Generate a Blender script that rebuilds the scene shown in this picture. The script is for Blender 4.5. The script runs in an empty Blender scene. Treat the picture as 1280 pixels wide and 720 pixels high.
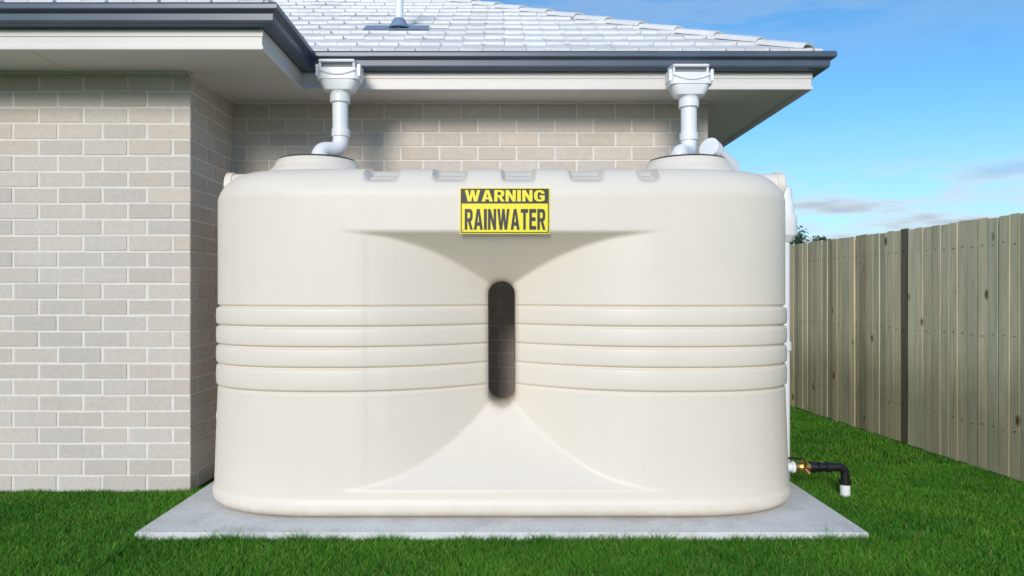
import bpy, bmesh, math, random
import numpy as np
from mathutils import Vector, Matrix
random.seed(7); rng=np.random.default_rng(7)
S=bpy.context.scene
COL=S.collection
# ------------------------------------------------------------------ helpers
def link(o,parent=None):
    COL.objects.link(o)
    if parent: o.parent=parent
    return o
def empty(name,loc=(0,0,0)):
    e=bpy.data.objects.new(name,None); COL.objects.link(e); e.empty_display_size=.1
    return e
def mesh_obj(name,verts,faces,mat=None,parent=None,smooth=False,angle=None,cols=None):
    me=bpy.data.meshes.new(name); me.from_pydata([tuple(v) for v in verts],[],faces); me.update()
    if cols is not None:
        a=me.color_attributes.new('Col','FLOAT_COLOR','POINT')
        a.data.foreach_set('color',np.asarray(cols,dtype=np.float32).ravel())
    if smooth:
        me.shade_smooth()
        if angle: me.set_sharp_from_angle(angle=math.radians(angle))
    if mat: me.materials.append(mat)
    return link(bpy.data.objects.new(name,me),parent)
class MB:
    def __init__(s): s.v=[];s.f=[];s.c=[]
    def add(s,vs,fs,c=None):
        n=len(s.v); s.v+= [tuple(v) for v in vs]; s.f+=[tuple(i+n for i in f) for f in fs]
        if c is not None: s.c+=[c]*len(vs)
    def box(s,x0,x1,y0,y1,z0,z1,c=None,M=None):
        vs=[(x,y,z) for z in (z0,z1) for y in (y0,y1) for x in (x0,x1)]
        if M is not None: vs=[M@Vector(v) for v in vs]
        s.add(vs,[(0,2,3,1),(4,5,7,6),(0,1,5,4),(2,6,7,3),(0,4,6,2),(1,3,7,5)],c)
    def bbox(s,x0,x1,y0,y1,z0,z1,b=.003,c=None,M=None):
        bm=bmesh.new(); bmesh.ops.create_cube(bm,size=1)
        for v in bm.verts:
            v.co=Vector(((x0+x1)/2+v.co.x*(x1-x0),(y0+y1)/2+v.co.y*(y1-y0),(z0+z1)/2+v.co.z*(z1-z0)))
        bmesh.ops.bevel(bm,geom=bm.edges[:],offset=b,segments=2,affect='EDGES')
        bm.verts.index_update()
        vs=[(M@v.co if M is not None else v.co.copy()) for v in bm.verts]
        s.add(vs,[[v.index for v in f.verts] for f in bm.faces],c); bm.free()
    def lathe(s,prof,cx,cy,cz=0,n=40,M=None,c=None,sx=1,sy=1):
        vs=[];fs=[]
        for (r,z) in prof:
            for i in range(n):
                a=2*math.pi*i/n; p=Vector((sx*r*math.cos(a),sy*r*math.sin(a),z))
                if M is not None: p=M@p
                vs.append(p+Vector((cx,cy,cz)))
        for k in range(len(prof)-1):
            for i in range(n):
                j=(i+1)%n; fs.append((k*n+i,k*n+j,(k+1)*n+j,(k+1)*n+i))
        fs.append(tuple(range(n))[::-1]); fs.append(tuple(range((len(prof)-1)*n,len(prof)*n)))
        s.add(vs,fs,c)
    def tube(s,pts,r,n=20,fil=.06,c=None,seg=7):
        P=[Vector(p) for p in pts]; path=[P[0]]
        for i in range(1,len(P)-1):
            a=(P[i-1]-P[i]);b=(P[i+1]-P[i]); f=min(fil,a.length*.49,b.length*.49)
            A=P[i]+a.normalized()*f;B=P[i]+b.normalized()*f
            for k in range(seg+1):
                t=k/seg; path.append(A*(1-t)**2+P[i]*2*t*(1-t)+B*t*t)
        path.append(P[-1])
        t0=(path[1]-path[0]).normalized(); u=t0.orthogonal().normalized()
        vs=[]
        for i,p in enumerate(path):
            t=(path[min(i+1,len(path)-1)]-path[max(i-1,0)]).normalized()
            u=(u-t*u.dot(t)).normalized(); w=t.cross(u)
            for k in range(n):
                a=2*math.pi*k/n; vs.append(p+(u*math.cos(a)+w*math.sin(a))*r)
        fs=[]
        for i in range(len(path)-1):
            for k in range(n):
                j=(k+1)%n; fs.append((i*n+k,i*n+j,(i+1)*n+j,(i+1)*n+k))
        fs.append(tuple(range(n))[::-1]); m=(len(path)-1)*n; fs.append(tuple(range(m,m+n)))
        s.add(vs,fs,c)
    def obj(s,name,mat,parent=None,smooth=False,angle=35):
        return mesh_obj(name,s.v,s.f,mat,parent,smooth,angle,s.c if s.c else None)
# ------------------------------------------------------------------ materials
class NT:
    def __init__(s,name):
        s.m=bpy.data.materials.new(name); s.m.use_nodes=True; s.t=s.m.node_tree; s.b=s.t.nodes['Principled BSDF']
    def n(s,t,**k):
        nd=s.t.nodes.new(t)
        for a,b in k.items():
            if a.startswith('i_'):
                nd.inputs[a[2:].replace('_',' ')].default_value=b
            else: setattr(nd,a,b)
        return nd
    def l(s,a,b): s.t.links.new(a,b)
    def noise(s,scale,detail=4,rough=.5,vec=None,sc=None):
        nd=s.n('ShaderNodeTexNoise'); nd.inputs['Scale'].default_value=scale; nd.inputs['Detail'].default_value=detail; nd.inputs['Roughness'].default_value=rough
        tc=s.n('ShaderNodeTexCoord'); src=tc.outputs['Object']
        if sc:
            mp=s.n('ShaderNodeMapping'); mp.inputs['Scale'].default_value=sc; s.l(src,mp.inputs['Vector']); src=mp.outputs[0]
        s.l(src,nd.inputs['Vector']); return nd.outputs['Fac']
    def ramp(s,fac,stops):
        r=s.n('ShaderNodeValToRGB'); e=r.color_ramp.elements
        while len(e)<len(stops): e.new(.5)
        for k,(p,c) in enumerate(stops):
            e[k].position=p; e[k].color=(c[0],c[1],c[2],1) if not isinstance(c,(int,float)) else (c,c,c,1)
        s.l(fac,r.inputs[0]); return r.outputs[0]
    def mix(s,a,b,fac,mode='MIX'):
        m=s.n('ShaderNodeMix',data_type='RGBA',blend_type=mode)
        for sock,v in ((m.inputs[0],fac),(m.inputs[6],a),(m.inputs[7],b)):
            if isinstance(v,(int,float)): sock.default_value=v
            elif isinstance(v,tuple): sock.default_value=(v[0],v[1],v[2],1)
            else: s.l(v,sock)
        return m.outputs[2]
    def bump(s,h,strength=.3,dist=.01):
        b=s.n('ShaderNodeBump'); b.inputs['Strength'].default_value=strength; b.inputs['Distance'].default_value=dist
        s.l(h,b.inputs['Height']); s.l(b.outputs[0],s.b.inputs['Normal'])
    def col(s,c):
        if isinstance(c,tuple): s.b.inputs['Base Color'].default_value=(c[0],c[1],c[2],1)
        else: s.l(c,s.b.inputs['Base Color'])
    def rough(s,v): s.b.inputs['Roughness'].default_value=v
    def spec(s,v): s.b.inputs['Specular IOR Level'].default_value=v
    def attr(s):
        a=s.n('ShaderNodeVertexColor',layer_name='Col'); return a.outputs['Color']
def simple(name,c,rough=.5,var=.06,nscale=6,bump=0,bscale=200,metal=0):
    t=NT(name); nz=t.noise(nscale,5,.6)
    k=t.ramp(nz,[(.3,1-var),(.7,1+0)])
    t.col(t.mix((c[0],c[1],c[2]),k,1.0,'MULTIPLY')); t.rough(rough); t.b.inputs['Metallic'].default_value=metal
    if bump: t.bump(t.noise(bscale,3),bump,.004)
    return t.m
def brick_mat():
    t=NT('brick'); a=t.attr()
    n1=t.ramp(t.noise(28,6,.7),[(.25,.86),(.75,1.04)])
    n2=t.ramp(t.noise(1.1,3,.5),[(.3,.96),(.7,1.03)])
    c=t.mix(t.mix(a,n1,1.0,'MULTIPLY'),n2,1.0,'MULTIPLY'); t.col(c); t.rough(.9); t.spec(.2)
    t.bump(t.noise(120,5,.7),.55,.004); return t.m
M_brick=brick_mat()
M_mortar=simple('mortar',(.82,.775,.72),.95,.12,30,.5,150)
M_fascia=simple('fascia_paint',(.77,.725,.69),.45,.06,3)
M_soffit=simple('soffit_board',(.76,.73,.71),.6,.05,2)
M_gutter=simple('gutter_steel',(.085,.110,.160),.35,.2,4)
M_pvc=simple('white_pvc',(.86,.86,.87),.35,.05,9)
M_black=simple('black_poly',(.012,.012,.014),.4,.2,20)
M_dark=simple('dark_mesh',(.05,.05,.05),.7,.2,20)
M_brass=simple('brass',(.45,.28,.09),.35,.3,30,metal=.9)
M_yellow=simple('sign_yellow',(.95,.80,.0),.4,.03,5)
M_sblack=simple('sign_black',(.010,.010,.014),.45,.1,5)
M_steel=simple('screw',(.5,.5,.5),.3,.1,9,metal=1)
def tank_mat():
    t=NT('tank_plastic')
    n=t.ramp(t.noise(2.2,4,.6),[(.3,.965),(.75,1.0)])
    n2=t.ramp(t.noise(1,5,.6,sc=(14,14,1.2)),[(.35,.985),(.65,1.0)])
    tc=t.n('ShaderNodeTexCoord'); sp=t.n('ShaderNodeSeparateXYZ'); t.l(tc.outputs['Object'],sp.inputs[0])
    nz=t.noise(9,5,.7); ad=t.n('ShaderNodeMath',operation='MULTIPLY_ADD'); t.l(nz,ad.inputs[0]); ad.inputs[1].default_value=-.12; t.l(sp.outputs[2],ad.inputs[2])
    dirt=t.ramp(ad.outputs[0],[(-.0,(.84,.81,.76)),(.06,(1,1,1))])
    c=t.mix((.82,.735,.635),n,1.0,'MULTIPLY'); c=t.mix(c,n2,1.0,'MULTIPLY'); c=t.mix(c,dirt,1.0,'MULTIPLY')
    t.col(c); t.rough(.46); t.spec(.4)
    t.bump(t.noise(160,3,.6),.08,.002); return t.m
M_tank=tank_mat()
def conc_mat():
    t=NT('concrete')
    n=t.ramp(t.noise(2.5,8,.65),[(.3,(.68,.675,.66)),(.7,(.82,.81,.79))])
    s=t.ramp(t.noise(60,5,.7),[(.35,.84),(.7,1.04)])
    st=t.ramp(t.noise(5,6,.7),[(.30,.86),(.5,1.0)])
    t.col(t.mix(t.mix(n,s,1.0,'MULTIPLY'),st,1.0,'MULTIPLY')); t.rough(.9); t.bump(t.noise(90,6,.7),.4,.004); return t.m
M_conc=conc_mat()
def roof_mat():
    t=NT('roof_tile'); a=t.attr()
    s=t.ramp(t.noise(9,6,.7),[(.3,.88),(.7,1.04)])
    t.col(t.mix(a,s,1.0,'MULTIPLY')); t.rough(.6); t.bump(t.noise(90,4,.6),.3,.004); return t.m
M_roof=roof_mat()
def fence_mat():
    t=NT('fence_timber'); a=t.attr()
    g=t.ramp(t.noise(1,8,.7,sc=(26,26,1.6)),[(.3,.72),(.5,.96),(.72,1.10)])
    g2=t.ramp(t.noise(1,5,.6,sc=(5,5,.7)),[(.3,(.84,.89,.80)),(.7,(1.08,1.03,.98))])
    kn=t.n('ShaderNodeTexVoronoi'); kn.inputs['Scale'].default_value=1
    tc=t.n('ShaderNodeTexCoord'); mp=t.n('ShaderNodeMapping'); mp.inputs['Scale'].default_value=(5.2,5.2,2.6); t.l(tc.outputs['Object'],mp.inputs[0]); t.l(mp.outputs[0],kn.inputs['Vector'])
    kd=t.ramp(kn.outputs['Distance'],[(.06,(.30,.21,.14)),(.13,(1,1,1))])
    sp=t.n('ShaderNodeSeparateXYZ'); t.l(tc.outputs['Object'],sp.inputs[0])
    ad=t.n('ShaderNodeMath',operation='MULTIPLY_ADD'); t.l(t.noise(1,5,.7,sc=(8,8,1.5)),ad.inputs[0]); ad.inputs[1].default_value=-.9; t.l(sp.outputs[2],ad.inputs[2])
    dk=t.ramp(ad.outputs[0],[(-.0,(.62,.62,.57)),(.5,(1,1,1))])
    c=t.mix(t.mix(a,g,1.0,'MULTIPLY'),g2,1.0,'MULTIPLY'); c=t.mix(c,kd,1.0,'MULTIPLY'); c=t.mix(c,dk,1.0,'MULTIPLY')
    t.col(c); t.rough(.85); t.spec(.2); t.bump(t.noise(1,8,.7,sc=(40,40,2)),.5,.004); return t.m
M_fence=fence_mat()
def ground_mat():
    t=NT('soil_grass')
    n=t.ramp(t.noise(.9,6,.6),[(.3,(.026,.085,.009)),(.7,(.050,.135,.013))])
    s=t.ramp(t.noise(70,6,.8),[(.3,.5),(.7,1.2)])
    t.col(t.mix(n,s,1.0,'MULTIPLY')); t.rough(.95); t.spec(.1); t.bump(t.noise(120,5,.8),.8,.02); return t.m
M_ground=ground_mat()
def leaf_mat(name,spec=.25):
    t=NT(name); t.col(t.attr()); t.rough(.55); t.spec(spec)
    return t.m
M_blade=leaf_mat('grass_blades',.15); M_leaf=leaf_mat('leaves')
M_bark=simple('bark',(.10,.07,.05),.9,.4,20,.6,60)

# ------------------------------------------------------------------ ground
mb=MB(); mb.add([(-150,-60,0),(150,-60,0),(150,300,0),(-150,300,0)],[(0,1,2,3)]); mb.obj('ground',M_ground)
SX,SY0,SY1,SZ=1.915,3.75,5.40,.046
mb=MB(); mb.bbox(-SX,SX,SY0,SY1,-.05,SZ,.006); mb.obj('concrete_slab',M_conc,smooth=False)

# grass
def grass():
    regs=[(-3.4,3.6,2.95,3.78,27000),(-3.5,-1.86,3.78,4.70,23000),(1.88,3.62,3.78,5.4,19000),(1.6,3.6,5.4,9.5,7000),(-5,-3.5,2.5,4.7,2500),(-5,5,1.6,2.95,3000)]
    X=[];Y=[];
    for x0,x1,y0,y1,dn in regs:
        n=int((x1-x0)*(y1-y0)*dn); X.append(rng.uniform(x0,x1,n)); Y.append(rng.uniform(y0,y1,n))
    # extra growth against the slab front edge
    n=2600; X.append(rng.uniform(-SX-.03,SX+.03,n)); Y.append(SY0-rng.random(n)**1.5*.03)
    X=np.concatenate(X);Y=np.concatenate(Y)
    keep=~((abs(X)<SX-.002)&(Y>SY0+.002)&(Y<SY1))
    keep&=~((Y>4.675)&(X<-2.0)); keep&=~((Y>5.41)&(X<1.57))
    fx=3.537+(4.875-Y)*(.0793)
    keep&=X<(fx-.0)
    X=X[keep];Y=Y[keep];n=len(X)
    clump=np.sin(X*9+np.sin(Y*7)*2)*np.sin(Y*11+np.sin(X*5)*2)
    h=rng.uniform(.012,.034,n)*(1+.25*clump); w=rng.uniform(.0014,.0030,n)*(1+.12*np.maximum(Y-4,0))
    edge=(np.abs(Y-SY0)<.03)|(np.abs(np.abs(X)-SX)<.03); tuft=.5+.5*np.sin(X*23+2*np.sin(X*7)+Y*19)
    h=np.where(edge,h*(1.2+.8*tuft),h)
    a=rng.uniform(0,2*np.pi,n); b=rng.uniform(0,2*np.pi,n); ln=h*rng.uniform(.2,1.5,n)
    dx=np.cos(a)*w;dy=np.sin(a)*w
    V=np.zeros((n,3,3),np.float32)
    V[:,0]=np.stack([X-dx,Y-dy,np.full(n,-.002)],1);V[:,1]=np.stack([X+dx,Y+dy,np.full(n,-.002)],1)
    V[:,2]=np.stack([X+np.cos(b)*ln,Y+np.sin(b)*ln,h],1)
    me=bpy.data.meshes.new('grass'); me.vertices.add(n*3); me.vertices.foreach_set('co',V.ravel())
    me.loops.add(n*3); me.loops.foreach_set('vertex_index',np.arange(n*3,dtype=np.int32))
    me.polygons.add(n); me.polygons.foreach_set('loop_start',np.arange(0,n*3,3,dtype=np.int32)); me.polygons.foreach_set('loop_total',np.full(n,3,np.int32))
    me.update(calc_edges=True)
    patch=.5+.25*np.sin(X*2.1+1.3*np.sin(Y*1.7))*np.cos(Y*2.7+X*.6)+.25*np.sin(X*5.3+2*np.sin(Y*4.1))*np.sin(Y*6.3+X)
    base=np.stack([.046+.070*patch,.190+.115*patch,.014+.012*patch],1)
    base*=rng.uniform(.55,1.45,(n,1))
    dry=rng.random(n)<.05; base[dry]=np.array([.34,.33,.11])*rng.uniform(.6,1.2,(dry.sum(),1))
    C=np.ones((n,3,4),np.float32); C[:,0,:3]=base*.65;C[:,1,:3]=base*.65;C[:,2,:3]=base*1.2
    at=me.color_attributes.new('Col','FLOAT_COLOR','POINT'); at.data.foreach_set('color',C.ravel())
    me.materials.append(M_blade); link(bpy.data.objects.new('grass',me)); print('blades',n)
grass()

# ------------------------------------------------------------------ house
house=empty('brick_house')
CH,BL,MJ=.104,.29,.013
XW,YW,YB,XE,ZT=-2.023,4.68,5.42,1.554,2.73
def bcol():
    v=random.uniform(.93,1.05); w=random.uniform(-.012,.014)
    return ((.645+w)*v,(.575)*v,(.510-w)*v,1)
bk=MB()
def brick(x0,x1,y0,y1,z0,z1):
    j=lambda: random.uniform(-.0012,.0012)
    bk.bbox(x0+j(),x1+j(),y0+j(),y1+j(),z0+j(),z1+j(),.0035,bcol())
rows=int(math.ceil(ZT/CH)); D=.11
for r in range(rows):
    z0=r*CH+MJ-.004; z1=min((r+1)*CH,ZT-.002)
    if z1-z0<.02: continue
    odd=r%2
    x=XW
    first=True
    if odd: x=XW-D-MJ
    while x>-6.2:
        brick(x-BL+MJ,x,YW,YW+.05,z0,z1) if not(first and not odd) else brick(x-BL+MJ,x,YW,YW+D,z0,z1)
        x-=BL; first=False
    y=YW if odd else YW+D+MJ
    first=True
    while y<YB-.02:
        y1=min(y+BL-MJ,YB-.002)
        brick(XW-(D if (first and odd) else .05),XW,y,y1,z0,z1); y+=BL; first=False
    x=XE if not odd else XE-D-MJ; first=True
    while x>XW+.02:
        x0=max(x-BL+MJ,XW+.004)
        brick(x0,x,YB,YB+(D if(first and not odd) else .05),z0,z1); x-=BL; first=False
    y=YB if odd else YB+D+MJ; first=True
    while y<11.4:
        brick(XE-(D if(first and odd) else .05),XE,y,min(y+BL-MJ,11.5),z0,z1); y+=BL; first=False
bk.obj('brick_courses',M_brick,house)
mo=MB(); g=.0035
mo.box(-6.4,XW-g,YW+g,YB+g,-.02,ZT-.003); mo.box(-6.4,XE-g,YB+g+.001,11.5,-.02,ZT-.004)
mo.obj('wall_core',M_mortar,house)
FX1,FY1,FX2,FY2=-1.40,4.18,2.13,5.00
def sweep(name,prof,mat,close=False,smooth=False):
    def path(o): return [(-6.6,FY1-o),(FX1+o,FY1-o),(FX1+o,FY2-o),(FX2+o,FY2-o),(FX2+o,12.1)]
    mb=MB(); n=len(prof); vs=[];fs=[]
    for (o,z) in prof:
        for (x,y) in path(o): vs.append((x,y,z))
    for k in range(n if close else n-1):
        k2=(k+1)%n
        for i in range(4): fs.append((k*5+i,k*5+i+1,k2*5+i+1,k2*5+i))
    fs.append([k*5 for k in range(n)]); 
    mb.add(vs,fs); return mb.obj(name,mat,house,smooth,30)
sweep('fascia',[(0,2.70),(.018,2.70),(.022,2.704),(.022,2.722),(.014,2.726),(.014,2.775),(.020,2.779),(.020,2.815),(.014,2.818),(.014,2.90),(0,2.90)],M_fascia,True)
sweep('gutter',[(.018,2.822),(.085,2.822),(.098,2.828),(.104,2.84),(.106,2.875),(.122,2.885),(.134,2.890),(.137,2.896),(.137,2.918),(.132,2.930),(.122,2.934),(.116,2.930),(.114,2.918),(.100,2.888),(.098,2.845),(.085,2.832),(.018,2.832)],M_gutter,True)
sf=MB()
sf.box(-6.6,FX1-.001,FY1+.001,YB+.03,ZT,ZT+.006); sf.box(FX1+.002,FX2-.001,FY2+.001,12.0,ZT,ZT+.0065); 
sf.obj('soffit',M_soffit,house)
js=MB()
for x in (-5.2,-4.0,-2.8): js.box(x-.012,x+.012,FY1+.002,YW-.002,ZT-.004,ZT-.0005)
for x in (-.6,.6): js.box(x-.012,x+.012,FY2+.002,YB-.002,ZT-.004,ZT-.0005)
for x in (7.0,9.0): js.box(XE+.01,FX2-.002,x-.012,x+.012,ZT-.004,ZT-.0005)
js.box(-6.3,XW-.001,YW-.018,YW-.002,ZT-.018,ZT-.001); js.box(XW+.02,XE,YB-.018,YB-.002,ZT-.018,ZT-.001); js.box(XW+.002,XW+.018,YW,YB-.001,ZT-.018,ZT-.0015)
js.box(XE+.002,XE+.018,YB,11.4,ZT-.018,ZT-.0015)
js.obj('soffit_beads',M_fascia,house)
# roof
K=.534; ZE=2.935
def clip_poly(poly,a,b):
    out=[]
    def side(p): return (b[0]-a[0])*(p[1]-a[1])-(b[1]-a[1])*(p[0]-a[0])
    for i in range(len(poly)):
        p,q=poly[i],poly[(i+1)%len(poly)]; sp,sq=side(p),side(q)
        if sp>=0: out.append(p)
        if (sp>=0)!=(sq>=0):
            t=sp/(sp-sq); out.append(tuple(p[k]+(q[k]-p[k])*t for k in range(len(p))))
    return out
rf=MB()
def roof_plane(region,origin,ux,uy,umin,umax,vmax,TW=.30,TL=.27):
    L=TL/math.sqrt(1+K*K)
    nv=int(vmax/L)+1
    for r in range(-0,nv):
        v0=r*L; off=(r%2)*TW/2
        u=umin-off
        while u<umax:
            th=.024+random.uniform(-.002,.004); vv=random.uniform(.90,1.04)
            for (ua,ub,cut_) in ((u+.0015,u+TW*.5-.014,0),(u+TW*.5-.014,u+TW*.5+.022,.034),(u+TW*.5+.022,u+TW-.0015,0)):
                quad=[(ua,v0+cut_),(ub,v0+cut_),(ub,v0+L*1.12),(ua,v0+L*1.12)]
                poly=[(origin[0]+ux[0]*a+uy[0]*b,origin[1]+ux[1]*a+uy[1]*b,b) for a,b in quad]
                for i in range(len(region)):
                    poly=clip_poly(poly,region[i],region[(i+1)%len(region)])
                    if len(poly)<3: break
                if len(poly)>=3:
                    zz=lambda b: ZE+K*b+th*(1-(b-v0)/(L*1.12))+.006
                    top=[(p[0],p[1],zz(p[2])) for p in poly]; bot=[(p[0],p[1],zz(p[2])-.022) for p in poly]
                    n=len(poly)
                    fs=[tuple(range(n)),tuple(range(n,2*n))[::-1]]+[(i,n+i,n+(i+1)%n,(i+1)%n) for i in range(n)]
                    rf.add(top+bot,fs,(.78*vv,.765*vv,.75*vv,1))
            u+=TW
EY1,EY2,EX1,EX2=FY1-.07,FY2-.07,FX1+.07,FX2+.07
T=3.6
A=(EX1,EY2);B=(EX2,EY2)
ridgeR=(EX2-T,EY2+T); val=(EX1-T,EY2+T)
roof_plane([A,B,ridgeR,val],A,(1,0),(0,1),-T-.3,EX2-EX1+.3,T)
roof_plane([(EX2,EY2),(EX2,EY2+2*T),ridgeR],(EX2,EY2),(0,1),(-1,0),-.3,2*T,T)
wt=EX1-T
roof_plane([(-6.7,EY1),(EX1,EY1),(wt,EY1+T),(-6.7,EY1+T)],(-6.7,EY1),(1,0),(0,1),-.2,6,T)
roof_plane([(EX1,EY1),(EX1,EY2),(wt,EY2+T),(wt,EY1+T)],(EX1,EY1),(0,1),(-1,0),-.3,T+1.5,T)
rf.obj('roof_tiles',M_roof,house)
ul=MB()
def zz(d): return ZE+K*d-.012
ZR=zz(T)
ul.add([(EX1,EY2,zz(0)),(EX2,EY2,zz(0)),(ridgeR[0],ridgeR[1],ZR),(val[0],val[1],ZR)],[(0,1,2,3)])
ul.add([(EX2,EY2,zz(0)),(EX2,EY2+2*T,zz(0)),(ridgeR[0],ridgeR[1],ZR)],[(0,1,2)])
ul.add([(-6.7,EY1,zz(0)),(EX1,EY1,zz(0)),(wt,EY1+T,ZR),(-6.7,EY1+T,ZR)],[(0,1,2,3)])
ul.add([(EX1,EY1,zz(0)),(EX1,EY2,zz(0)),(wt,EY2+T,ZR),(wt,EY1+T,ZR)],[(0,1,2,3)])
ul.add([(EX2,EY2+2*T,zz(0)),(-6.7,EY2+2*T,zz(0)),(-6.7,EY2+T,ZR),(ridgeR[0],ridgeR[1],ZR)],[(0,1,2,3)])
ul.add([(-6.7,EY1+T,ZR),(wt,EY1+T,ZR),(wt,EY2+T,ZR),(-6.7,EY2+T,ZR)],[(0,1,2,3)])
ul.obj('roof_underlay',M_dark,house)
hc=MB()
def caps(p0,p1,ln=.36):
    p0=Vector(p0);p1=Vector(p1); d=(p1-p0); n=int(d.length/ln)+1; dn=d.normalized()
    side=dn.cross(Vector((0,0,1))).normalized(); up=side.cross(dn)
    for i in range(n):
        a=p0+dn*(i*ln); b=a+dn*(ln*1.12)
        vs=[];m=7
        for (c,sc,lift) in ((a,1.0,.014),(b,.88,.0)):
            for dz in (0,-.012):
                for k in range(m):
                    an=math.pi*k/(m-1)
                    vs.append(c+side*math.cos(an)*.10*sc+up*(math.sin(an)*.045*sc+lift+dz-.030))
        fs=[]
        for k in range(m-1):
            fs.append((k,k+1,2*m+k+1,2*m+k)); fs.append((m+k,m+k+1,3*m+k+1,3*m+k)); fs.append((k,k+1,m+k+1,m+k)); 
        fs.append((0,m,3*m,2*m)); fs.append((m-1,2*m-1,4*m-1,3*m-1))
        v=random.uniform(.95,1.05); hc.add(vs,fs,(.78*v,.77*v,.76*v,1))
zt=lambda d: ZE+K*d+.025
caps((EX2-.06,EY2+.06,zt(.06)),(ridgeR[0],ridgeR[1],zt(T)))
caps((EX2-.06,EY2+2*T,zt(0)),(ridgeR[0],ridgeR[1],zt(T)))
caps((EX1-.06,EY1+.06,zt(.06)),(wt,EY1+T,zt(T)))
caps((ridgeR[0],ridgeR[1],zt(T)),(-6.7,ridgeR[1],zt(T)))
hc.obj('hip_caps',M_roof,house)
vp=MB(); vx,vy=-.817,5.745; vz=ZE+K*(vy-EY2)+.03
vp.tube([(vx,vy,vz-.1),(vx,vy,vz+.62)],.033); vp.lathe([(.034,0),(.05,0),(.05,.06),(.034,.06)],vx,vy,vz+.56)
vp.obj('vent_pipe',M_pvc,house,True)
fl=MB()
Rm=Matrix.Translation((vx,vy,vz+.008))@Matrix.Rotation(math.atan(K),4,'X')
fl.bbox(-.28,.23,-.08,.10,-.004,.004,.002,M=Rm)
fl.lathe([(.085,0),(.07,.03),(.045,.075),(.036,.08)],vx,vy,vz+.0)
M_flash=simple('flashing_lead',(.22,.30,.42),.5,.2,5)
fl.obj('vent_flashing',M_flash,house,True)

# ------------------------------------------------------------------ tank
CW,HD,RX_,RY_,SN=1.735,.575,.74,.55,2.35; YC=3.975+HD; ZB=.048
def perim():
    pts=[]; c0=CW-RX_
    def corner(sx,sy,n,rev):
        out=[]
        for i in range(n):
            t=math.pi/2*i/n
            if rev: t=math.pi/2-t
            u=math.sin(t)**(2/SN) if t>0 else 0; w=math.cos(t)**(2/SN) if t<math.pi/2-1e-9 else 0
            nx=u**(SN-1)/RX_; ny=w**(SN-1)/RY_; l=math.hypot(nx,ny)
            out.append((sx*(c0+RX_*u),sy*(HD-RY_+RY_*w),sx*nx/l,sy*ny/l))
        return out
    x=-c0
    while x<c0-1e-6:
        pts.append((x,-HD,0,-1)); x+= .008 if abs(x)<.2 else .0155
    pts+=corner(1,-1,56,False)
    for i in range(3): pts.append((CW,-HD+RY_+(2*HD-2*RY_)*i/3,1,0))
    pts+=corner(1,1,30,True)
    nb=110
    for i in range(nb): pts.append((c0-2*c0*i/nb,HD,0,1))
    pts+=corner(-1,1,30,False)
    for i in range(3): pts.append((-CW,HD-RY_-(2*HD-2*RY_)*i/3,-1,0))
    pts+=corner(-1,-1,56,True)
    return np.array(pts)
P=perim(); NP=len(P)
GR=[1.216,1.104,.990,.876,.744]
prof=[(ZB,.075),(ZB+.008,.045),(ZB+.02,.022),(ZB+.035,.008),(ZB+.05,0)]
z=.115
while z<1.82:
    prof.append((z,0)); z+= .0030 if .71<z<1.25 else .010
ZS,HS,OS=1.835,.175,.185
for i in range(0,25):
    a=math.pi/2*i/24; prof.append((ZS+HS*math.sin(a)**1.15,OS*(1-math.cos(a)**1.15)))
for o,dz in ((.21,.006),(.25,.013),(.3,.02),(.36,.026),(.43,.03),(.5,.032),(.54,.033)): prof.append((ZS+HS+dz,o))
prof=np.array(prof); NR=len(prof)
Z=prof[:,0][:,None]; O=prof[:,1][:,None].copy()
Z=np.repeat(Z,NP,1); O=np.repeat(O,NP,1); O0=O.copy()
zz_=Z
O-= .020*np.clip((.75-zz_)/.6,0,1)
O-= .010*np.clip((.150-zz_)/.012,0,1)
for i in range(4):
    zt_,zb_=GR[i],GR[i+1]; u=np.clip((zz_-zb_)/(zt_-zb_),0,1)
    inb=(zz_>zb_)&(zz_<zt_)
    O-= np.where(inb,.010*(4*u*(1-u))**.38,0)
for g_ in GR:
    O+= .015*np.exp(-(np.abs(zz_-g_)/.0075)**2.4)
PX,PY,NX,NY=[P[:,i][None,:] for i in range(4)]
Xg=PX-NX*O; Yg=PY-NY*O
ax=np.abs(Xg)
DM=.37
lobe=DM*np.clip((.95-ax)/.868,0,1.1)**2.25
ft=DM*np.clip((1.635-Z)/(1.635-1.355),0,5)
fb=DM*np.clip((Z-.205)/(.625-.205),0,5)
def smin(a,b,k): 
    h=np.clip(.5+.5*(b-a)/k,0,1); return b*(1-h)+a*h-k*h*(1-h)
fz=np.minimum(ft,fb)
dep=np.maximum(smin(lobe,fz,.012)+.003,0); dep=np.where((lobe<=0)|(fz<=0),0,dep)
dep=np.where(np.minimum(lobe,fz)<.012,np.minimum(dep,np.minimum(lobe,fz)),dep)
SH,SZ0,SZ1=.084,.602,1.368
dz_=np.maximum(np.maximum(SZ0+SH-Z,Z-(SZ1-SH)),0)
sd=np.sqrt(ax**2+dz_**2)-SH
Rl=.028; q=np.clip(Rl-sd,0,Rl)
dep+= Rl-np.sqrt(np.maximum(Rl**2-q**2,0))
dep=np.minimum(dep,HD-.06)
front=(NY<-.95); back=(NY>.95)
Yg=np.where(front,Yg+dep,Yg); Yg=np.where(back,Yg-dep,Yg)
per=.385; ph=((Xg+per*2.25)/per)%1.0
def sst(t): t=np.clip(t,0,1); return t*t*(3-2*t)
dent=sst((.27-np.abs(ph-.5))/.08)*(np.abs(Xg)<.88)*front
fadeb=1-.70*sst((O0-.16)/.14)
Z2=Z-.040*dent*sst((Z-1.90)/.09)*fadeb
Yd=.024*dent*sst((Z-1.89)/.09)*fadeb
V=np.stack([Xg,Yg+YC+Yd,Z2],2).reshape(-1,3)
F=[]
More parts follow.
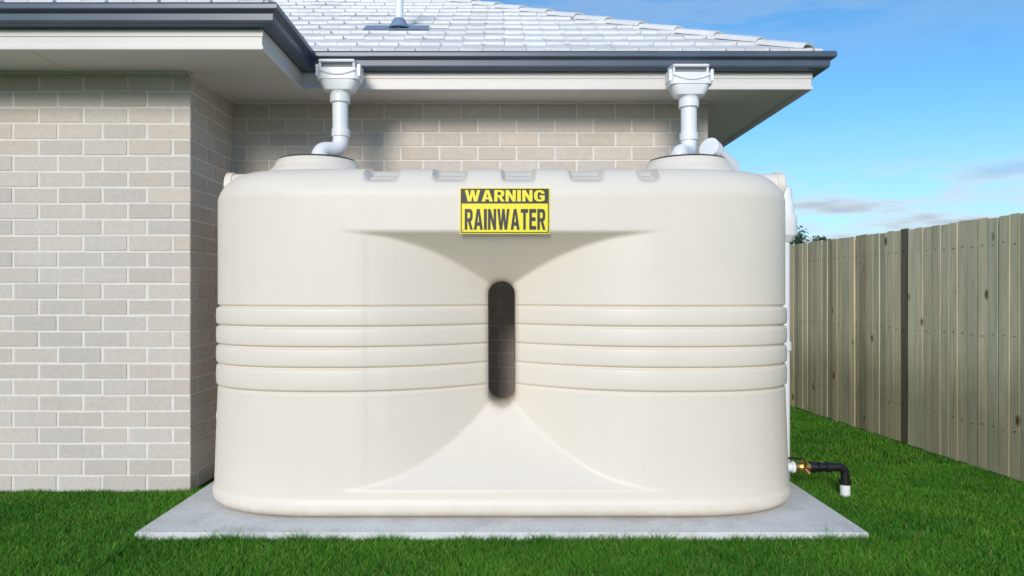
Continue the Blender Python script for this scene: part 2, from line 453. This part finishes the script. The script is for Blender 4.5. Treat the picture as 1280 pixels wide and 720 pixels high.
for r in range(NR-1):
    a=r*NP;b=(r+1)*NP
    for i in range(NP):
        j=(i+1)%NP; F.append((a+i,a+j,b+j,b+i))
F.append(tuple(range(NP))[::-1])
F.append(tuple(range((NR-1)*NP,NR*NP)))
tank=mesh_obj('rainwater_tank',V,F,M_tank)
n=16
prof2=[]
for i in range(n+1):
    a=math.pi*i/n; prof2.append((SH*math.cos(a),SZ1-SH+SH*math.sin(a)))
for i in range(n+1):
    a=math.pi+math.pi*i/n; prof2.append((SH*math.cos(a),SZ0+SH+SH*math.sin(a)))
m=len(prof2)
vs=[(x,3.5,z) for x,z in prof2]+[(x,5.3,z) for x,z in prof2]
fs=[tuple(range(m)),tuple(range(m,2*m))[::-1]]+[(i,m+i,m+(i+1)%m,(i+1)%m) for i in range(m)]
cut=mesh_obj('cut',vs,fs,M_tank)
bm=bmesh.new(); bm.from_mesh(cut.data); bmesh.ops.recalc_face_normals(bm,faces=bm.faces); bm.to_mesh(cut.data); bm.free()
mod=tank.modifiers.new('b','BOOLEAN'); mod.object=cut; mod.operation='DIFFERENCE'; mod.solver='EXACT'
dg=bpy.context.evaluated_depsgraph_get(); nm=bpy.data.meshes.new_from_object(tank.evaluated_get(dg))
tank.modifiers.clear(); tank.data=nm; bpy.data.objects.remove(cut)
nm.shade_smooth(); nm.set_sharp_from_angle(angle=math.radians(50)); print('tank faces',len(nm.polygons))
ld=MB()
for cx in (-1.16,1.17):
    ld.lathe([(.34,1.985),(.31,2.035),(.285,2.055),(.262,2.085),(.250,2.112),(.243,2.118),(.235,2.118)],cx,4.55,0,56)
ld.obj('inlet_domes',M_tank,tank,True)
st=MB()
for cx in (-1.16,1.17):
    st.lathe([(.236,2.114),(.236,2.127),(.225,2.131)],cx,4.55,0,56)
st.obj('inlet_strainers',M_dark,tank,True)
sb=MB()
for sx in (-1,1):
    M=Matrix.Rotation(sx*math.pi/2,4,'Y')
    sb.lathe([(.078,-.3),(.078,.12),(.086,.123),(.086,.165),(.078,.17)],sx*(1.64 if sx>0 else 1.600),4.66,1.985,36,M)
sb.obj('overflow_stubs',M_tank,tank,True)
bs=MB()
bs.lathe([(.05,-.05),(.05,.01),(.035,.015)],-1.735,4.45,.54,24,Matrix.Rotation(-math.pi/2,4,'Y'))
bs.lathe([(.05,-.05),(.05,.03),(.035,.035)],1.76,4.58,.187,24,Matrix.Rotation(math.pi/2,4,'Y'))
bs.obj('outlet_bosses',M_tank,tank,True)

# ------------------------------------------------------------------ sign
sign=empty('warning_sign')
sx0,sx1,sz0,sz1=-.2300,.2650,1.620,1.874; ys=3.966
s=MB(); s.bbox(sx0,sx1,ys-.002,ys+.006,sz0,sz1,.0008); s.obj('panel',M_yellow,sign)
def strip(name,x0,x1,z0,z1,dy,mat):
    b=MB(); b.box(x0,x1,ys-.002-dy-.0006,ys-.0025,z0,z1); return b.obj(name,mat,sign)
zm=1.787
e=.005;w=.0055
strip('border_top',sx0+e,sx1-e,zm,sz1-e,.0003,M_sblack)
strip('border_bottom',sx0+e,sx1-e,sz0+e,sz0+e+w,.0003,M_sblack)
strip('border_side_a',sx0+e,sx0+e+w,sz0+e+w+.0001,zm-.0001,.0003,M_sblack)
strip('border_side_b',sx1-e-w,sx1-e,sz0+e+w+.0001,zm-.0001,.0003,M_sblack)
Ah=[(0,0),(.34,1),(.5,1),(.5,.76),(.41,.36),(.5,.36),(.5,.19),(.36,.19),(.31,0)]
GL={
'I':(.34,[[(0,0),(0,1),(1,1),(1,0)]]),
'R':(.92,[[(0,0),(0,1),(.33,1),(.33,0)],
  [(.33,1),(.70,1),(.90,.95),(1,.82),(1,.60),(.92,.47),(.76,.40),(.33,.40),(.33,.55),(.60,.55),(.67,.61),(.67,.78),(.60,.84),(.33,.84)],
  [(.42,.3995),(.74,.3995),(1.03,0),(.69,0)]]),
'A':(1.05,[Ah,[(1-a,b) for a,b in Ah][::-1]]),
'N':(.95,[[(0,0),(0,1),(.32,1),(.69,.44),(.69,1),(1,1),(1,0),(.68,0),(.31,.56),(.31,0)]]),
'W':(1.42,[[(0,1),(.19,0),(.41,0),(.5,.50),(.59,0),(.81,0),(1,1),(.79,1),(.695,.36),(.60,1),(.40,1),(.305,.36),(.21,1)]]),
'T':(.86,[[(0,1),(1,1),(1,.82),(.67,.82),(.67,0),(.33,0),(.33,.82),(0,.82)]]),
'E':(.80,[[(0,0),(0,1),(1,1),(1,.82),(.38,.82),(.38,.6),(.92,.6),(.92,.42),(.38,.42),(.38,.18),(1,.18),(1,0)]]),
'G':(1.0,[[(1,.68),(.70,.68),(.65,.79),(.52,.83),(.38,.77),(.32,.5),(.38,.23),(.53,.17),(.69,.21),(.70,.36),(.52,.36),(.52,.54),(1,.54),(1,.11),(.80,.03),(.52,0),(.22,.05),(.05,.22),(0,.5),(.05,.78),(.22,.95),(.52,1),(.82,.95),(.96,.83)]]),
}
def text(word,x0,x1,z0,z1,mat,gap=.13):
    tot=sum(GL[c][0] for c in word)+gap*(len(word)-1); k=(x1-x0)/tot; x=x0; mbt=MB()
    for c in word:
        w_,polys=GL[c]
        for p in polys:
            n=len(p); fr=[(x+a*w_*k,ys-.0042,z0+b*(z1-z0)) for a,b in p]
            mbt.add(fr,[tuple(range(n))])
        x+=(w_+gap)*k
    mbt.obj('lettering_'+word.lower(),mat,sign)
text('WARNING',sx0+.028,sx1-.028,1.798,1.861,M_yellow)
text('RAINWATER',sx0+.027,sx1-.025,1.643,1.757,M_sblack)
sc=MB()
for x in (sx0+.016,sx1-.016):
    for z in (sz0+.02,): sc.lathe([(.004,0),(.004,.002),(.002,.003)],x,ys-.003,z,12,Matrix.Rotation(math.pi/2,4,'X'))
sc.obj('screws',M_steel,sign,True)

# ------------------------------------------------------------------ rainheads / downpipes
M_grey=simple('grey_mesh',(.42,.43,.45),.5,.3,120)
def rrect(hx,hy,r,n=6):
    out=[]
    for cx,cy,a0 in ((hx-r,hy-r,0),(-hx+r,hy-r,90),(-hx+r,-hy+r,180),(hx-r,-hy+r,270)):
        for i in range(n+1):
            a=math.radians(a0+90*i/n); out.append((cx+r*math.cos(a),cy+r*math.sin(a)))
    return out
def loft(mb,secs,cx,cy,dz):
    k=None
    vs=[];
    for z,hx,hy,r in secs:
        p=rrect(hx,hy,min(r,hx*.999,hy*.999)); k=len(p)
        vs+=[(cx+a,cy+b,z+dz) for a,b in p]
    fs=[]
    for s_ in range(len(secs)-1):
        for i in range(k): j=(i+1)%k; fs.append((s_*k+i,s_*k+j,(s_+1)*k+j,(s_+1)*k+i))
    fs.append(tuple(range(k))[::-1]); fs.append(tuple(range((len(secs)-1)*k,len(secs)*k)))
    mb.add(vs,fs)
def downpipe(cx,dz,pts):
    p=empty('rainwater_downpipe'); cy=4.77
    h=MB()
    loft(h,[(2.575,.058,.058,.057),(2.60,.066,.064,.063),(2.606,.096,.072,.05),(2.635,.114,.078,.05),(2.668,.122,.080,.04),(2.671,.138,.086,.04),(2.690,.140,.086,.04),(2.693,.126,.080,.03),(2.745,.128,.082,.03)],cx,cy,dz)
    for s_ in (-1,1): h.bbox(cx+s_*.136-.010,cx+s_*.136+.010,cy-.07,cy+.05,2.69+dz,2.770+dz,.004)
    M=Matrix.Translation((cx,cy,2.800+dz))@Matrix.Rotation(math.radians(9),4,'X')
    h.bbox(-.122,.112,-.088,.09,-.007,.010,.004,M=M)
    h.bbox(-.122,-.108,-.08,.09,-.055,-.007,.003,M=M); h.bbox(.098,.112,-.08,.09,-.055,-.007,.003,M=M)
    pts2=[]
    for i in range(13):
        t=-1+2*i/12; pts2.append((cx+t*.118,cy-.084,2.720+dz-.030*(1-t*t)+.01))
    h.tube(pts2,.006,8,.005)
    h.lathe([(.062,0),(.066,.004),(.066,.05),(.060,.055)],cx,cy,2.53+dz,32)
    h.obj('rainhead',M_pvc,p,True,40)
    g_=MB(); M2=Matrix.Translation((cx,cy-.045,2.768+dz))@Matrix.Rotation(math.radians(35),4,'X')
    g_.bbox(-.105,.098,-.004,.004,-.02,.024,.001,M=M2)
    g_.obj('leaf_screen',M_grey,p)
    t=MB(); t.tube([(cx,cy,2.58+dz)]+pts,.052,28,.085)
    q=Vector(pts[0]); t.lathe([(.054,0),(.060,.003),(.060,.05),(.054,.053)],q.x,q.y,q.z+.085,32)
    q=Vector(pts[-1]); t.lathe([(.054,0),(.062,.003),(.062,.045),(.054,.048)],q.x,q.y,q.z+.008,32)
    t.obj('pipe',M_pvc,p,True,40)
    return p
downpipe(-1.070,.02,[(-1.065,4.77,2.240),(-1.175,4.66,2.220),(-1.175,4.62,2.125)])
downpipe(1.240,-.012,[(1.240,4.77,2.215),(1.14,4.62,2.20),(1.13,4.58,2.125)])
op=empty('overflow_pipe')
t=MB()
t.tube([(1.27,4.40,2.180),(1.47,4.60,2.095)],.052,28); 
d=(Vector((1.47,4.60,2.095))-Vector((1.27,4.40,2.180))).normalized()
Mq=Vector((0,0,1)).rotation_difference(d).to_matrix().to_4x4()
t.lathe([(.05,-.01),(.064,-.008),(.064,.05),(.053,.055)],1.27,4.40,2.180,32,Mq)
t.obj('inlet_cap',M_pvc,op,True,40)
t=MB(); X_=1.930;Y_=4.93
t.tube([(X_,Y_,.0),(X_,Y_,1.82)],.042,24)
t.lathe([(.046,0),(.050,.003),(.062,.03),(.078,.045),(.080,.05),(.080,.17),(.066,.185),(.060,.20),(.060,.27),(.050,.29),(.045,.37),(.020,.385)],X_+.008,Y_,1.64,32)
t.lathe([(.044,0),(.052,.002),(.052,.06),(.044,.062)],X_,Y_,.9,32)
t.tube([(X_,Y_,1.93),(X_,Y_,2.0),(X_-.12,Y_-.08,2.0)],.04,20)
t.obj('riser',M_pvc,op,True,40)

# ------------------------------------------------------------------ valve
vl=empty('tank_outlet_valve'); y=4.58; zv=.187
RY=Matrix.Rotation(math.pi/2,4,'Y')
w=MB(); w.lathe([(.026,0),(.034,.002),(.034,.03),(.028,.032),(.028,.055),(.036,.058),(.036,.075),(.024,.078)],1.785,y,zv,28,RY)
w.lathe([(.031,0),(.031,.115)],2.185,y,-.03,24); w.obj('white_fittings',M_pvc,vl,True,35)
b=MB(); b.lathe([(.022,0),(.030,.002),(.030,.02),(.020,.022),(.024,.03),(.030,.045),(.024,.06),(.020,.068),(.031,.070),(.031,.092),(.022,.094)],1.865,y,zv,8,RY)
b.tube([(1.912,y,zv+.02),(1.912,y,zv+.05)],.009,12)
b.tube([(1.925,y,zv-.005),(1.95,y-.03,zv-.04)],.017,14)
b.obj('brass_valve',M_brass,vl,True,30)
k=MB(); k.lathe([(.020,0),(.036,.002),(.036,.035),(.024,.038),(.024,.05),(.034,.052),(.034,.07),(.026,.073)],1.957,y,zv,24,RY)
k.tube([(2.02,y,zv),(2.185,y,zv),(2.185,y,.07)],.027,24,.05)
k.lathe([(.029,0),(.035,.002),(.035,.035),(.029,.037)],2.185,y,.075,24)
k.lathe([(.029,0),(.034,.002),(.034,.03),(.029,.032)],2.06,y,zv,24,RY)
k.tube([(1.78,y-.03,zv+.065),(1.86,y-.02,zv+.058),(1.915,y,zv+.052)],.007,10)
k.tube([(1.79,y,zv+.02),(1.775,y,zv+.10)],.012,12)
k.obj('black_pipe',M_black,vl,True,35)

# ------------------------------------------------------------------ fence
def fence():
    mb=MB(); root=empty('wooden_fence')
    p1=Vector((3.537,4.875,0)); p0=Vector((3.27,8.24,0)); d=(p0-p1).normalized(); nrm=Vector((-d.y,d.x,0))
    if nrm.x>0: nrm=-nrm
    start=p1-d*3.6; L=14.5
    def fr(s,off): return start+d*s+nrm*off
    B=Matrix(((d.x,nrm.x,0,0),(d.y,nrm.y,0,0),(0,0,1,0),(0,0,0,1)))
    s=0
    while s<L:
        w=random.uniform(.086,.104)
        off=random.uniform(0,.007)
        h=1.832+random.uniform(-.008,.008)
        v=random.uniform(.84,1.10); gsh=random.uniform(-.03,.03); 
        if random.random()<.08: v*=.78
        yy=(start+d*s).y
        if abs(yy-6.08)<.05: v=.28
        c=((.80+gsh)*v,(.725)*v,(.54-gsh*.6)*v,1)
        M=Matrix.Translation(fr(s,off))@B@Matrix.Rotation(random.uniform(-.004,.004),4,'Y')@Matrix.Rotation(random.uniform(-.05,.05),4,'Z')
        mb.bbox(0,w,0,.014,.01+random.uniform(0,.012),h,.002,c,M)
        s+=w+random.uniform(.001,.006)
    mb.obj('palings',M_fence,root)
    r=MB()
    M=Matrix.Translation(start)@B
    s=-.05
    while s<L:
        v=random.uniform(.5,.8)
        r.box(s,s+.085,-.018,-.004,.02,1.80,(.5*v,.45*v,.30*v,1),M); s+=.1
    for z in (.3,.95,1.6):
        r.box(0,L,-.062,-.020,z,z+.075,(.26,.25,.17,1),M)
    for k_ in range(7):
        M2=Matrix.Translation(start+d*(k_*2.4+.2))@B
        r.box(0,.1,-.16,-.064,-.05,1.8,(.25,.24,.17,1),M2)
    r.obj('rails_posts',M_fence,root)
    nl=MB()
    s=.05
    while s<L:
        for z in (.34,.99,1.64):
            p=fr(s,.021)+Vector((0,0,z+random.uniform(-.01,.01)))
            nl.box(-.003,.003,-.003,.003,-.003,.003,None,Matrix.Translation(p))
        s+=.1
    nl.obj('nails',M_dark,root)
fence()

# ------------------------------------------------------------------ tree
def tree(cx,cy,H):
    root=empty('tree'); tr=MB()
    tr.tube([(cx,cy,0),(cx+.03,cy,H*.35),(cx-.02,cy,H*.6)],.05,10,.05)
    for i in range(7):
        a=i*.9; tr.tube([(cx,cy,H*(.38+.03*i)),(cx+math.cos(a)*.25,cy+math.sin(a)*.25,H*(.58+.03*i)),(cx+math.cos(a)*.5,cy+math.sin(a)*.5,H*(.68+.03*i))],.018,6,.05)
    tr.obj('trunk',M_bark,root,True)
    lf=MB()
    cl=[]
    for i in range(80):
        a=random.uniform(0,6.28); r=.8*math.sqrt(random.random()); z=H*(.60+.33*random.random()**.7*(1-(r/1.0)**2))
        cl.append((cx+r*math.cos(a),cy+r*math.sin(a),z,random.uniform(.10,.2),random.uniform(.6,1.4)))
    for (x,y,z,r,v) in cl:
        for k in range(100):
            u=Vector((random.gauss(0,1),random.gauss(0,1),random.gauss(0,.8))).normalized()*r*random.random()**.4
            p=Vector((x,y,z))+u; t=Vector((random.gauss(0,1),random.gauss(0,1),random.gauss(0,1))).normalized()*.036; w=t.orthogonal().normalized()*.018
            vv=v*random.uniform(.7,1.3); c=(.035*vv,.075*vv,.028*vv,1)
            lf.add([p-t,p+w,p+t,p-w],[(0,1,2,3)],c)
    lf.obj('leaves',M_leaf,root)
tree(6.22,15,2.76)

# ------------------------------------------------------------------ light
EL,AZ=math.radians(20),math.radians(192)
sd_=Vector((math.sin(AZ)*math.cos(EL),math.cos(AZ)*math.cos(EL),math.sin(EL)))
L=bpy.data.lights.new('sun','SUN'); L.energy=2.65; L.angle=math.radians(18); L.color=(1,.91,.80)
lo=bpy.data.objects.new('sun',L); COL.objects.link(lo); lo.rotation_euler=sd_.to_track_quat('Z','Y').to_euler()
W=bpy.data.worlds.new('World'); S.world=W; W.use_nodes=True; nt=W.node_tree
bg=nt.nodes['Background']; sky=nt.nodes.new('ShaderNodeTexSky'); sky.sky_type='NISHITA'; sky.sun_disc=False
sky.sun_elevation=math.radians(32); sky.sun_rotation=AZ; sky.ozone_density=1.5; sky.air_density=1.0; sky.dust_density=.3
def N(t,**k):
    nd=nt.nodes.new(t)
    for a,b in k.items(): setattr(nd,a,b)
    return nd
def math_(op,a,b=None,clamp=False):
    nd=N('ShaderNodeMath',operation=op,use_clamp=clamp)
    for i,v in enumerate((a,b)):
        if v is None: continue
        if isinstance(v,(int,float)): nd.inputs[i].default_value=v
        else: nt.links.new(v,nd.inputs[i])
    return nd.outputs[0]
def ramp_(src,st):
    r=N('ShaderNodeValToRGB'); e=r.color_ramp.elements
    while len(e)<len(st): e.new(.5)
    for k,(p,c) in enumerate(st): e[k].position=p; e[k].color=(c,c,c,1)
    nt.links.new(src,r.inputs[0]); return r.outputs[0]
tc=N('ShaderNodeTexCoord'); sep=N('ShaderNodeSeparateXYZ'); nt.links.new(tc.outputs['Generated'],sep.inputs[0])
mp=N('ShaderNodeMapping'); mp.inputs['Scale'].default_value=(3.2,3.2,17); mp.inputs['Location'].default_value=(1.4,.2,.3); nt.links.new(tc.outputs['Generated'],mp.inputs[0])
nz=N('ShaderNodeTexNoise'); nz.inputs['Scale'].default_value=1.8; nz.inputs['Detail'].default_value=9; nz.inputs['Roughness'].default_value=.58
nt.links.new(mp.outputs[0],nz.inputs['Vector'])
cl=ramp_(nz.outputs['Fac'],[(.39,0),(.54,1)])
band=ramp_(sep.outputs[2],[(0,.8),(.115,1.0),(.165,.04),(.26,.0),(.37,.30),(1,.4)])
fac=math_('MULTIPLY',math_('MULTIPLY',cl,band),.9)
tint=N('ShaderNodeMix',data_type='RGBA',blend_type='MULTIPLY'); tint.inputs[0].default_value=1; nt.links.new(sky.outputs[0],tint.inputs[6]); tint.inputs[7].default_value=(.54,.98,1.22,1)
hz=N('ShaderNodeMix',data_type='RGBA'); nt.links.new(ramp_(sep.outputs[2],[(0,.65),(.22,.0)]),hz.inputs[0]); nt.links.new(tint.outputs[2],hz.inputs[6]); hz.inputs[7].default_value=(4.3,5.0,5.5,1)
cc=N('ShaderNodeMix',data_type='RGBA'); nt.links.new(ramp_(nz.outputs['Fac'],[(.48,1),(.62,0)]),cc.inputs[0]); cc.inputs[6].default_value=(3.0,3.6,4.4,1); cc.inputs[7].default_value=(5.0,5.3,5.7,1)
mx=N('ShaderNodeMix',data_type='RGBA'); nt.links.new(fac,mx.inputs[0]); nt.links.new(hz.outputs[2],mx.inputs[6]); nt.links.new(cc.outputs[2],mx.inputs[7])
nt.links.new(mx.outputs[2],bg.inputs[0]); bg.inputs[1].default_value=.14
# ------------------------------------------------------------------ camera
cam=bpy.data.cameras.new('camera'); co=bpy.data.objects.new('camera',cam); COL.objects.link(co)
co.location=(0,0,1.3); co.rotation_euler=(math.radians(90),0,0)
cam.sensor_width=36; cam.lens=36*900/1280; cam.shift_x=13/1280; cam.shift_y=5/1280; cam.clip_end=1000
S.camera=co
S.view_settings.view_transform='Standard'; S.view_settings.look='None'; S.view_settings.exposure=0
